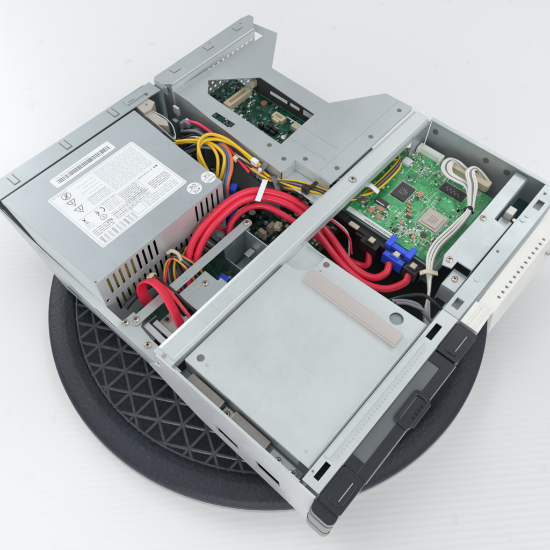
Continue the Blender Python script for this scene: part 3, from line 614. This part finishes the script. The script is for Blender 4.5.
# --- hard drive with board up
hd = MB().box(22.0, 3.0, -5.6, 32.6, 13.3, -3.25, 'steel_dark').build('hard_drive', pc, .08, 'hard drive with its bright green board facing up')
zt = -3.0
MB().plate([(22.15, 3.2), (32.3, 3.2), (32.3, 6.0), (32.9, 7.0), (32.9, 12.4), (31.9, 13.1), (22.15, 13.1)], -3.24, zt, 'pcb', [disc(32.1, 11.9, .1, 8)]).build('circuit_board', hd)
b = MB(); rnd = random.Random(11)
keep = [(26.1, 9.0, 28.5, 10.8), (25.1, 4.8, 27.5, 7.2), (29.7, 5.0, 31.2, 7.7), (22.0, 7.3, 22.6, 13), (25.0, 10.8, 30, 11.2), (28.6, 8.0, 29.6, 9.6)]
clus = [(rnd.uniform(22.8, 32.4), rnd.uniform(4.2, 12.8)) for _ in range(46)]
for i in range(760):
    if i % 5: c_ = rnd.choice(clus); x, y = c_[0] + rnd.gauss(0, .45), c_[1] + rnd.gauss(0, .4)
    else: x, y = rnd.uniform(22.6, 32.6), rnd.uniform(4, 12.9)
    x, y = round(x / .13) * .13, round(y / .13) * .13
    if not (22.5 < x < 32.4 and 3.6 < y < 12.8) or any(a - .1 < x < c + .1 and b_ - .1 < y < d + .1 for a, b_, c, d in keep): continue
    m = rnd.choice(('solder', 'solder', 'label', 'chip', 'tan', 'label', 'solder', 'cream')); a, c = rnd.choice(((.1, .05), (.05, .1), (.07, .04), (.04, .07), (.13, .07)))
    b.box(x - a, y - c, zt, x + a, y + c, zt + rnd.choice((.01, .04, .06, .09)), m)
for i in range(120):
    c_ = rnd.choice(clus); x, y = c_[0] + rnd.gauss(0, .6), c_[1] + rnd.gauss(0, .5); a, c = rnd.choice(((.16, .1), (.1, .16), (.25, .16), (.3, .3)))
    if not (22.9 < x < 32.2 and 3.9 < y < 12.6) or any(p_ - .3 < x < r_ + .3 and q_ - .3 < y < s_ + .3 for p_, q_, r_, s_ in keep): continue
    for q in ((x - a, y - c, x + a, y - c + .025), (x - a, y + c - .025, x + a, y + c), (x - a, y - c + .025, x - a + .025, y + c - .025), (x + a - .025, y - c + .025, x + a, y + c - .025)): b.box(q[0], q[1], zt, q[2], q[3], zt + .008, 'label')
for (x0, y0, x1, y1) in keep[:3]:
    n = int((x1 - x0) / .12); nn = int((y1 - y0) / .12)
    for i in range(n): 
        for yy in (y0 + .05, y1 - .05): b.box(x0 + .1 + i * .12, yy - .08, zt, x0 + .155 + i * .12, yy + .08, zt + .03, 'solder')
    for i in range(nn):
        for xx in (x0 + .05, x1 - .05): b.box(xx - .08, y0 + .1 + i * .12, zt, xx + .08, y0 + .155 + i * .12, zt + .03, 'solder')
for (x0, y0, x1, y1) in ((30.0, 9.0, 31.5, 9.03), (29.6, 9.9, 31.0, 9.93), (29.3, 11.0, 30.6, 11.03), (24.2, 8.6, 26.0, 8.63), (27.8, 7.5, 29.4, 7.53)): b.box(x0, y0, zt, x1, y1, zt + .01, 'label')
o = b.build('surface_components', hd); o['kind'] = 'stuff'
def hpart(name, x0, y0, x1, y1, h, m, label=None, z=zt): return MB().box(x0, y0, z, x1, y1, z + h, m).build(name, hd, .03, label)
b = MB().box(26.3, 9.15, zt, 28.25, 10.6, zt + .14, 'chip'); [b.box(26.9 + j * .16, 9.5 + i * .2, zt + .14, 27.0 + j * .16, 9.58 + i * .2, zt + .144, 'ink_soft') for i in range(4) for j in range(5) if (i * 3 + j) % 4]; b.build('chip', hd, .02, 'large square black chip')
b = MB().box(25.3, 4.95, zt, 27.35, 6.95, zt + .08, 'bga').box(25.55, 5.2, zt + .08, 27.1, 6.7, zt + .16, 'bga'); rl = random.Random(5)
for i in range(4):
    for j in range(5): b.box(25.9 + j * .18, 5.6 + i * .2, zt + .16, 26.0 + j * .18, 5.68 + i * .2, zt + .165, 'ink')
b.build('chip', hd, .05, 'beige chip with a metal lid')
b = MB().box(29.9, 5.15, zt, 31.0, 7.5, zt + .14, 'chip')
for i in range(8): b.box(30.2 + (i % 2) * .2, 5.6 + i * .2, zt + .14, 30.3 + (i % 2) * .2, 5.72 + i * .2, zt + .145, 'ink_soft')
b.build('chip', hd, .02, 'long black memory chip')
hpart('chip', 24.5, 10.0, 25.2, 11.3, .2, 'chip'); hpart('chip', 22.9, 8.0 - .3, 23.3, 8.1, .1, 'chip'); hpart('chip', 24.1, 5.4, 24.6, 5.9, .1, 'chip'); hpart('chip', 25.0, 7.6, 25.4, 8.0, .1, 'chip')
hpart('inductor', 30.2, 11.3, 31.0, 12.1, .35, 'label'); hpart('test_pad', 24.6, 10.2, 24.7, 11.1, .22, 'label')
for x, y, s_ in ((24.3, 10.3, .3), (23.5, 10.8, .25), (23.4, 9.9, .27), (28.2, 8.5, .28), (23.6, 6.2, .2), (24.2, 7.9, .2)):
    b = MB().plate(rrect(x - s_, y - s_, x + s_, y + s_, .1), zt, zt + .12, 'copper').box(x - s_ - .05, y - s_ * .6, zt, x + s_ + .05, y + s_ * .6, zt + .05, 'solder'); b.build('coil', hd, .03)
for x, y in ((24.0, 12.1), (32.1, 11.9), (31.9, 4.6), (26.8, 4.0)):
    MB().cyl(x, y, zt, zt + .03, .42, 'solder', 20).cyl(x, y, zt + .03, zt + .12, .26, 'screw', 16, .2).cyl(x, y, zt + .12, zt + .125, .12, 'ink', 6).build('screw', hd)
for i in range(4): hpart('capacitor', 25.3 + i * .38, 7.6 + i * .28, 25.55 + i * .38, 8.15 + i * .28, .14, 'tan')
b = MB(); b.box(22.05, 7.5, zt + .01, 22.6, 12.6, zt + .05, 'label'); y = 7.6
while y < 10.6: wd = rl.choice((.03, .05, .08)); b.box(22.15, y, zt + .05, 22.4, y + wd, zt + .055, 'ink'); y += wd + .05
for i in range(10): b.box(22.45, 10.9 + i * .15, zt + .05, 22.52, 10.98 + i * .15, zt + .055, 'ink_soft')
b.build('barcode_label', hd)
b = MB(); b.box(32.6, 9.2, -3.0, 33.25, 11.9, -2.3, 'white'); b.box(32.75, 9.6, -2.29, 33.1, 11.5, -2.22, 'label'); b.box(32.4, 9.2, -3.0, 32.6, 9.5, -2.4, 'white'); b.box(32.4, 11.6, -3.0, 32.6, 11.9, -2.4, 'white'); b.build('socket', hd, .06, 'white socket near the far corner')
b = MB(); b.plate(rrect(32.4, 4.0, 33.3, 8.3, .3), -3.0, -2.2, 'cream'); b.build('socket', hd, .1, 'long ivory plug at the board edge')
# connector row on the drive's near side
b = MB(); b.box(21.2, 3.6, -5.2, 22.1, 13.2, -3.45, 'black'); b.box(20.9, 9.3, -4.8, 21.2, 10.6, -3.6, 'black'); b.box(21.1, 12.0, -3.5, 21.9, 13.0, -3.2, 'black'); b.build('connector_row', hd, .05)
def plug(y0, y1, m, x0=20.4, label=None, ears=False):
    b = MB(); b.box(x0, y0, -4.8, x0 + 1.3, y1, -3.5, m)
    if ears:
        for yy in (y0 - .25, y1 - .25): b.box(x0 + .7, yy, -3.6, x0 + 1.95, yy + .6, -2.92, m)
        b.box(x0 + .9, y0 + .2, -3.6, x0 + 1.45, y1 - .2, -3.1, m)
    b.box(x0 + .2, (y0 + y1) / 2 - .45, -3.5, x0 + .65, (y0 + y1) / 2 + .45, -3.35, m); b.box(x0 + .3, (y0 + y1) / 2 - .3, -3.35, x0 + .85, (y0 + y1) / 2 + .25, -3.2, 'cream')
    return b.build('cable_plug', hd, .07, label)
plug(8.0, 9.8, 'black', 20.5, 'black cable plug'); plug(5.3, 7.4, 'blue', 20.7, 'bright blue cable plug', True); plug(3.9, 5.2, 'chip', 20.7, 'black cable plug')
b = MB(); b.box(21.15, 10.6, -3.5, 21.6, 11.6, -3.3, 'cream'); b.build('pin_guard', hd, .04)

# --- brackets in front of the hard drive
b = MB()
b.plate([(22.1, .15), (27.8, .1), (28.0, 1.45), (34.1, 1.55), (34.1, 2.7), (27.5, 2.65), (22.0, 2.7), (21.0, 2.3), (21.2, 1.5), (22.1, 1.5)], -.6, -.45, 'steel')
b.box(22.1, .12, -4, 27.8, .2, -.6, 'steel'); b.box(28.05, 1.45, -2.6, 34.1, 1.53, -.6, 'steel')
db = b.build('drive_bracket', pc, .05); screw(db, 27.4, 2.25, -.45, .28); screw(db, 21.8, 2.1, -.45, .28)
b = MB(); b.box(19.9, .15, -1.4, 21.9, 1.4, -1.2, 'steel'); b.box(19.9, .15, -3.2, 20.0, 1.4, -1.4, 'steel'); b.box(19.9, 1.35, -3.6, 21.9, 1.45, -1.2, 'steel'); bk = b.build('bracket_foot', pc, .08); screw(bk, 21.0, .85, -1.2, .28)
b = MB(); b.box(28.6, .2, -2.6, 29.6, 1.3, -1.5, 'steel'); b.box(29.7, .5, -2.2, 30.6, 1.2, -.8, 'white'); b.box(30.3, .1, -3.6, 31.0, .5, -3.2, 'steel_dark'); b.cyl(29.9, .2, -1.6, -1.4, .2, 'screw', 14); b.build('latch_block', pc, .05)
MB().box(29.7, -.2, -3.3, 34.2, 1.4, -3.1, 'teal').build('teal_panel', pc)  # dark teal sheet low between bracket and front frame

# ================================================================== CABLES (plugged in: things of their own)
def cable(name, runs, r, m, label, cat, group=None, flat=None, wires='wire'):
    base = [sum(p[i] for p in runs[0][:1]) for i in range(3)]
    if len(runs) == 1:
        o = MB().tube(runs[0], r, m if isinstance(m, str) else m[0], 12, flat).build(name); return tag(o, label, cat, group)
    t = thing(name, runs[0][0], label, cat, group)
    for i, q in enumerate(runs): MB().tube(q, r, m if isinstance(m, str) else m[i], 10, flat).build(wires, t)
    return t
G = 'red data cables looping through the case'
cable('data_cable', [[(6.6, 17.2, -6.2), (7.7, 18.7, -5.1), (8.8, 19.9, -3.9), (10.4, 20.5, -2.8), (12.6, 20.6, -2.0), (15.2, 20.4, -1.6), (17.2, 19.6, -1.6), (18.6, 17.8, -1.9), (19.3, 15.6, -2.3), (19.4, 13.6, -3.2), (19.3, 11.8, -4.1), (18.6, 8.9, -4.8), (18.8, 6.9, -4.8), (19.8, 6.2, -4.5), (20.7, 6.5, -4.2)]], .34, 'red', 'outermost red cable ending at the bright blue plug', 'cable', G)
cable('data_cable', [[(7.2, 17.0, -6.3), (8.2, 18.3, -5.3), (9.3, 19.4, -4.15), (10.9, 19.95, -3.05), (12.9, 20.05, -2.25), (15.5, 19.8, -1.85), (17.3, 18.8, -2.0), (18.4, 17.0, -2.3), (18.8, 14.8, -2.8), (18.6, 12.6, -3.9), (18.3, 10.2, -4.9), (18.0, 7.4, -5.1), (18.7, 5.4, -5.0), (20.0, 4.4, -4.5), (20.8, 4.5, -4.2)]], .34, 'red', 'middle red cable ending at the last black plug by the white wires', 'cable', G)
cable('data_cable', [[(12.5, 18.7, -6.6), (12.8, 18.85, -5.4), (13.3, 19.2, -4.3), (14.3, 19.7, -3.4), (15.9, 19.4, -2.8), (17.2, 18.2, -2.7), (17.9, 15.6, -3.2), (18.6, 13.2, -4.2), (19.0, 11.2, -5.2), (19.6, 9.2, -5.8), (20.0, 8.2, -5.4), (20.9, 8.8, -4.5)]], .3, 'red', 'innermost red cable, diving under the support arm near its far screw', 'cable', G)
tag(MB().tube([(9.8, 20.4, -5.8), (10.9, 20.9, -4.3), (12.3, 20.9, -3.4), (13.6, 20.2, -4.4), (14.4, 19.3, -6)], .18, 'red', 10).build('thin_cable'), 'thin red cable tucked against the vented power supply face', 'cable')
tag(MB().tube([(3.7, 19.6, -4.4), (3.75, 20.0, -3.2), (3.95, 20.1, -2.3), (4.3, 19.75, -1.65), (4.55, 18.9, -1.45), (4.45, 17.72, -1.75), (4.1, 16.54, -2.25), (3.8, 15.61, -2.8), (3.45, 14.45, -3.6), (3.3, 13.4, -4.3)], .3, 'red', 16, (.5, .11), side0=(1, 0, 0)).build('ribbon_cable'), 'wide flat red cable folded over the steel support arm', 'cable')
tag(MB().tube([(5.36, 20.15, -2.8), (5.16, 18.6, -2.3), (4.95, 17.2, -2.4), (4.82, 15.88, -3.0), (4.7, 14.3, -3.8)], .1, 'red', 10, (.16, .1)).build('wire'), 'narrow red strand just right of the wide flat red cable', 'wire')
tag(MB().tube([(5.6, 20.9, -3.2), (5.3, 19.3, -2.3), (5.3, 17.73, -2.2), (5.25, 16.41, -2.4), (5.3, 15.29, -2.9), (5.2, 14.2, -3.7)], .11, 'black_w', 10).build('wire'), 'thin black wire bending over the support arm', 'wire')
b = MB(); b.box(17.2, 17.6, -1.22, 17.7, 20.2, -1.16, 'label', R(-64)); o = b.build('tape_strip', None, .02); tag(o, 'short white tape strip wrapped over the red cables', 'tape')
# drooping power lead group below the middle slots
t = thing('wire_bundle', (7.0, 19.9, -3), 'small knot of black, yellow and red leads below the middle vent slots', 'wires')
for i, (c, dx) in enumerate((('black_w', 0), ('grey_w', .2), ('black_w', .4), ('yellow', -.3), ('red', .9), ('black_w', .6), ('yellow', .8), ('red', -.2))):
    MB().tube([(5.6 + dx * 1.2, 18.6 + i * .08, -5.6), (6.3 + dx, 19.9, -4.3 + i * .06), (7.3 + dx * .9, 20.9 - i * .07, -3.4 + i * .05), (7.9 + dx * .5, 20.3, -2.9), (8.3 + dx * .8, 18.9, -4.0), (8.2 + dx, 17.9, -5.5)], .10, c, 8).build('wire', t)
for i in range(9):
    x = 6.6 + i * .36 + (i % 3) * .12
    MB().tube([(x - .8, 18.2, -6.4), (x - .3, 19.6 + (i % 2) * .25, -5.2 + (i % 3) * .3), (x + .3, 20.9 - (i % 2) * .3, -4.0 + (i % 4) * .2), (x + 1.3, 20.7, -3.8 + (i % 2) * .4), (x + 2.4, 20.9, -4.6), (x + 3.2, 20.4, -6.2)], .1, ('black_w', 'black_w', 'grey_w', 'black_w', 'black_w', 'yellow', 'black_w', 'white_w', 'black_w')[i], 8).build('wire', t)
MB().tube([(7.7, 21.1, -2.7), (8.0, 20.8, -2.4), (8.2, 20.3, -2.6), (8.1, 19.9, -3.1)], .17, 'cream', 10).build('tie', t)
tag(MB().tube([(4.9, 20.6, -3.0), (5.3, 20.5, -2.8), (5.6, 20.5, -3.1)], .2, 'cream', 10).build('plug'), 'small cream plug next to the folded flat red cable', 'plug')
tag(MB().tube([(1.9, 20.2, -3.6), (2.8, 20.3, -3.4), (4.0, 20.4, -3.5), (5.2, 20.5, -4.0)], .28, 'black_w', 12).build('power_lead'), 'thick black lead lying between the support arm and the vented face', 'cable')

# main power harness: from PSU rear corner, loops, runs down beside the sheet wall
t = thing('power_harness', (17, 27, -1), 'thick harness of black, yellow, blue and orange wires curving beside the power supply', 'wires')
cols = ['black_w', 'black_w', 'grey_w', 'black_w', 'blue_w', 'black_w', 'orange', 'orange', 'green_w', 'blue_w', 'black_w', 'white_w']
for i, c in enumerate(cols):
    a = i * .5; j = (i % 3) * .12
    z = -1.2 - (i % 4) * .25
    MB().tube([(15.9, 28.9 - a * .15, z - 1.3), (17.0 + j, 27.4, z), (18.2 + j + a * .06, 26.2 + j, z + .5), (18.9 + a * .03, 25.0 - j, z + .4), (18.7 - a * .1, 23.6, z - .1), (17.4 - j - a * .05, 22.6 + a * .1, z - 1.2), (16.4 - j, 21.8 + a * .1, z - 2.8)], .12, c, 8).build('wire', t)
for i, q in enumerate(([(16.3, 28.7, -.9), (17.2, 27.4, -.5), (18.0, 25.8, -.4), (17.7, 23.8, -.3), (16.7, 23.0, -1.0), (15.9, 23.0, -2.4)],
                       [(15.9, 23.2, -2.4), (16.0, 24.8, -.6), (16.9, 26.2, .1), (18.2, 26.2, .3), (19.0, 24.9, .1), (19.2, 22.8, -.3), (19.2, 20.6, -.6)],
                       [(16.1, 29.0, -1.2), (17.0, 27.6, -.7), (17.9, 26.2, -.6), (17.4, 24.4, -.5), (16.4, 23.4, -1.2), (15.9, 23.4, -2.6)],
                       [(15.6, 24.2, -2.2), (16.3, 25.7, -.6), (17.4, 26.2, -.1), (18.6, 25.4, -.1), (19.2, 23.6, -.3), (19.1, 21.2, -.7)])):
    MB().tube(q, .15, 'yellow', 10).build('wire', t)
for i, (c, d) in enumerate((('orange', 0), ('orange', .16), ('blue_w', .42), ('blue_w', .56), ('black_w', .75), ('grey_w', .9))):
    MB().tube([(18.0 - d, 27.0 - d * .4, -.8), (18.9 - d, 25.4 - d * .3, -.75), (18.6 - d * .8, 23.9, -.85), (17.7 - d * .7, 22.8 + d * .25, -1.2), (16.4 - d * .3, 22.1 + d * .4, -1.9), (15.9, 21.9 + d * .4, -3.4)], .13, c, 8).build('wire', t)
t = thing('wire_bundle', (18.8, 30, -1), 'black wire sheaf with one crimson wire running along the steel drop wall', 'wires')
for i, c in enumerate(('black_w', 'black_w', 'black_w', 'grey_w', 'black_w', 'black_w', 'grey_w', 'black_w')):
    a = (i % 4) * .22; z = -1.6 - (i // 4) * .35
    MB().tube([(18.9 - a, 30.2, z - .3), (19.0 - a * .6, 28.2, z + .6), (19.1 - a * .6, 26.0, z + .5), (19.2 - a * .5, 23.6, z + .2), (19.1 - a * .4, 21.4, z), (19.0 - a * .5, 19.6, z)], .17, c, 8).build('wire', t)
MB().tube([(19.1, 30.0, -1.1), (19.1, 28.4, -.5), (19.1, 26.4, -.6), (19.0, 24.6, -.9), (18.7, 23.0, -1.1), (18.4, 21.3, -1.4)], .15, 'pink_w', 10).build('wire', t)
rw = random.Random(21)
for i, c in enumerate(('black_w', 'yellow', 'black_w', 'grey_w', 'black_w', 'orange', 'black_w', 'black_w', 'yellow', 'black_w', 'white_w', 'black_w', 'grey_w', 'black_w')):
    j = lambda a: rw.uniform(-a, a)
    MB().tube([(17.2 + j(.5), 29.8 + j(.4), -2.6), (18.1 + j(.4), 28.3 + j(.4), -1.5 + j(.2)), (18.6 + j(.35), 26.4 + j(.3), -1.1 + j(.3)), (18.7 + j(.4), 24.4 + j(.4), -1.3 + j(.4)), (18.8 + j(.35), 22.4 + j(.3), -1.3 + j(.3)), (18.9 + j(.25), 20.4 + j(.3), -1.4 + j(.3)), (19.3 + j(.3), 18.4, -1.6 + j(.3)), (20.3 + j(.3), 16.2, -1.9 + j(.2)), (21.0, 14.4 + j(.2), -2.2)], .1, c, 8).build('wire', t)
MB().tube([(18.62, 23.35, -1.05), (18.58, 22.95, -1.1)], .3, 'cream', 14).build('ferrule', t)
b = MB(); b.plate([(18.2, 30.3), (18.9, 30.3), (18.9, 29.4), (18.6, 29.4), (18.6, 30.0), (18.2, 30.0)], -1.6, -.8, 'grey_w'); tag(b.build('wire_clip', None, .08), 'small grey open clip at the head of the black wire sheaf', 'clip')
# lead running under the sheet edge, below the bar and up to the hard drive
t = thing('power_lead', (19.3, 20, -1), 'yellow and black power lead running under the bar toward the hard drive', 'wires')
for i, c in enumerate(('yellow', 'black_w', 'grey_w', 'black_w', 'yellow')):
    d = i * .16
    MB().tube([(19.2 - d * .3, 21.0, -.9 - d * .4), (19.2 + d * .2, 19.2, -1.2 - d * .3), (20.3 - d, 17.0, -1.0 - d * .3), (21.1 - d, 15.0, -1.1), (21.7, 13.6 - d * .4, -1.4 - d), (22.7 + d, 12.35 - d * .3, -1.9), (25.2, 12.0 - d * .8, -2.0), (28.2, 12.0 - d * .9, -2.0), (29.7 - d * .6, 12.2 - d * .6, -2.0), (30.0 - d, 12.9 - d * .4, -2.2), (28.9, 13.4, -3.0)], .12, c, 10).build('wire', t)
tag(MB().tube([(24.4, 12.7, -1.6), (24.6, 12.0, -1.35), (24.7, 11.1, -1.7)], .2, 'label', 8, (.25, .08)).build('cable_tie'), 'white tie around the yellow and black lead by the bar', 'tie')
b = MB(); b.tube([(18.6, 20.6, -1.6), (19.2, 20.3, -.6), (19.8, 20.1, -.2), (20.0, 20.0, -1.2)], .3, 'tie', 12, (.32, .06)); tag(b.build('cable_strap'), 'grey strap arching off the sheet edge over the wires', 'strap')
b = MB(); b.tube([(19.5, 19.6, -1.8), (19.1, 19.0, -.9), (18.9, 18.3, -1.5), (18.6, 17.6, -2.8)], .3, 'tie', 12, (.26, .06)); tag(b.build('cable_strap'), 'dark grey strap curling down just above the red cables', 'strap')
b = MB(); b.box(19.7, 15.5, -1.6, 20.2, 16.2, -.5, 'black'); b.box(20.2, 15.3, -.7, 21.1, 15.7, -.5, 'black'); b.box(19.2, 15.6, -1.7, 19.7, 16.1, -1.2, 'black'); tag(b.build('cable_clamp', None, .08), 'black clamp holding the yellow lead beside the sheet notch', 'clamp')
b = MB(); b.box(19.6, 14.5, -1.7, 20.2, 15.1, -1.2, 'label'); tag(b.build('plug', None, .06), 'small white plug beside the black clamp and long bar', 'plug')
b = MB(); b.box(18.9, 20.9, -.9, 19.4, 21.6, -.3, 'label'); b.box(18.8, 20.2, -1.2, 19.1, 20.6, -.7, 'label'); tag(b.build('plug', None, .08), 'white plug tucked under the sheet edge near the crimson wire', 'plug')
tag(MB().tube([(19.6, 13.4, -2.3), (19.9, 12.0, -2.6), (20.0, 10.6, -3.4), (19.6, 9.8, -4.8)], .1, 'pink_w', 8).build('wire'), 'thin crimson wire dropping below the bar into the dark bay', 'wire')
tag(MB().tube([(19.9, 13.4, -2.5), (20.2, 12.2, -2.8), (20.3, 10.9, -3.6), (19.4, 9.9, -5.2)], .08, 'white_w', 8).build('wire'), 'thin pale wire dropping below the bar into the dark bay', 'wire')
# white bundle over the board
t = thing('signal_cable', (31.4, 8.3, -2), 'white wire bundle looping over the green board and down to the front', 'cable')
for i in range(6):
    d = (i - 2.5) * .14; c = 'white_w' if i % 5 != 3 else 'grey_w'
    MB().tube([(33.0, 7.3 - i * .25, -2.3), (32.75 + d * .4, 7.8 - d * .5, -1.7), (32.1 + d * .5, 8.2 + d, -1.5), (31.4 - d * .8, 8.1 + d, -1.6), (31.0 - d * .9, 7.5 + d * .4, -1.8), (30.95 - d * .8, 6.6, -1.8), (30.9 - d * .7, 5.6, -1.75), (30.1 - d * .5, 4.8, -1.8), (28.9 - d * .3, 3.8 + d * .5, -2.1)], .1, c, 8).build('wire', t)
for i in range(5):
    d = (i - 2) * .17; c = 'white_w' if i != 2 else 'grey_w'
    MB().tube([(33.2, 5.0 - i * .2, -2.3), (33.0 + d * .2, 5.6 - d * .4, -1.5), (32.5 + d * .5, 6.0 + d * .5, -1.2), (31.8 - d * .4, 5.9 + d, -1.2), (31.0 - d * .5, 5.1 + d, -1.4), (29.9 - d * .5, 4.4 + d * .6, -1.7), (28.7 - d * .3, 3.7 + d * .4, -2.0)], .1, c, 8).build('wire', t)
for i, c in enumerate(('grey_w', 'white_w', 'black_w', 'white_w', 'grey_w', 'white_w')):
    d = (i - 2.5) * .13; zz = -1.9 + (i % 2) * .12
    MB().tube([(29.0, 4.1 + d * .3, zz - .3), (28.2, 3.75 + d * .6, zz), (25.8, 3.75 + d, zz), (23.6, 3.9 + d, zz), (22.0, 3.6 + d, zz), (20.5 + d * .6, 2.8 + d, zz - .1), (19.4 + d * .8, 2.0 + d * .6, zz - .5), (18.2 + d, 1.2, zz - 1.3), (17.2 + d, .2, zz - 2.4)], .11, c, 8).build('wire', t)
MB().tube([(20.9, 2.3, -1.75), (20.3, 3.0, -1.45), (20.0, 3.4, -1.8)], .2, 'cream', 8, (.2, .09)).build('tie', t)
MB().tube([(28.6, 4.3, -2.2), (28.8, 3.9, -1.75), (28.9, 3.5, -2.2)], .2, 'black', 8, (.2, .09)).build('tie', t)
for x, y, z, m_, l in ((16.9, 22.0, -2.6, 'blue', 'blue plug at the foot of the orange wires'), (17.5, 16.9, -4.6, 'cream', 'cream plug deep beneath the arc of red cables'), (18.9, 14.9, -3.4, 'black', 'black plug half hidden where the red cables go under the bar')):
    b = MB(); b.box(x - .4, y - .3, z - .5, x + .4, y + .3, z, m_, .4); b.box(x - .25, y - .15, z, x + .25, y + .15, z + .1, m_, .4); tag(b.build('plug', None, .06), l, 'plug')
# grey twisted leads near the front
t = thing('lead_pair', (16.4, 3.2, -2), 'two dark grey leads crossing beside the round hole of the drive cover', 'wires')
for i, q in enumerate(([(16.2, 3.6, -1.7), (16.8, 2.7, -1.5), (17.2, 1.8, -1.6), (17.0, .9, -1.8), (17.0, .1, -2.2)], [(16.5, 3.9, -2.3), (17.2, 3.2, -1.8), (18.2, 2.1, -1.6), (18.4, 1.2, -1.7), (18.4, .2, -2.0)], [(16.2, 3.2, -1.6), (16.6, 2.4, -1.3), (17.0, 1.2, -1.4)])):
    MB().tube(q, .17 - i * .02, ('grey_w', 'black_w', 'grey_w')[i], 8).build('wire', t)
for o in bpy.data.objects:
    if '_b' in o: del o['_b']
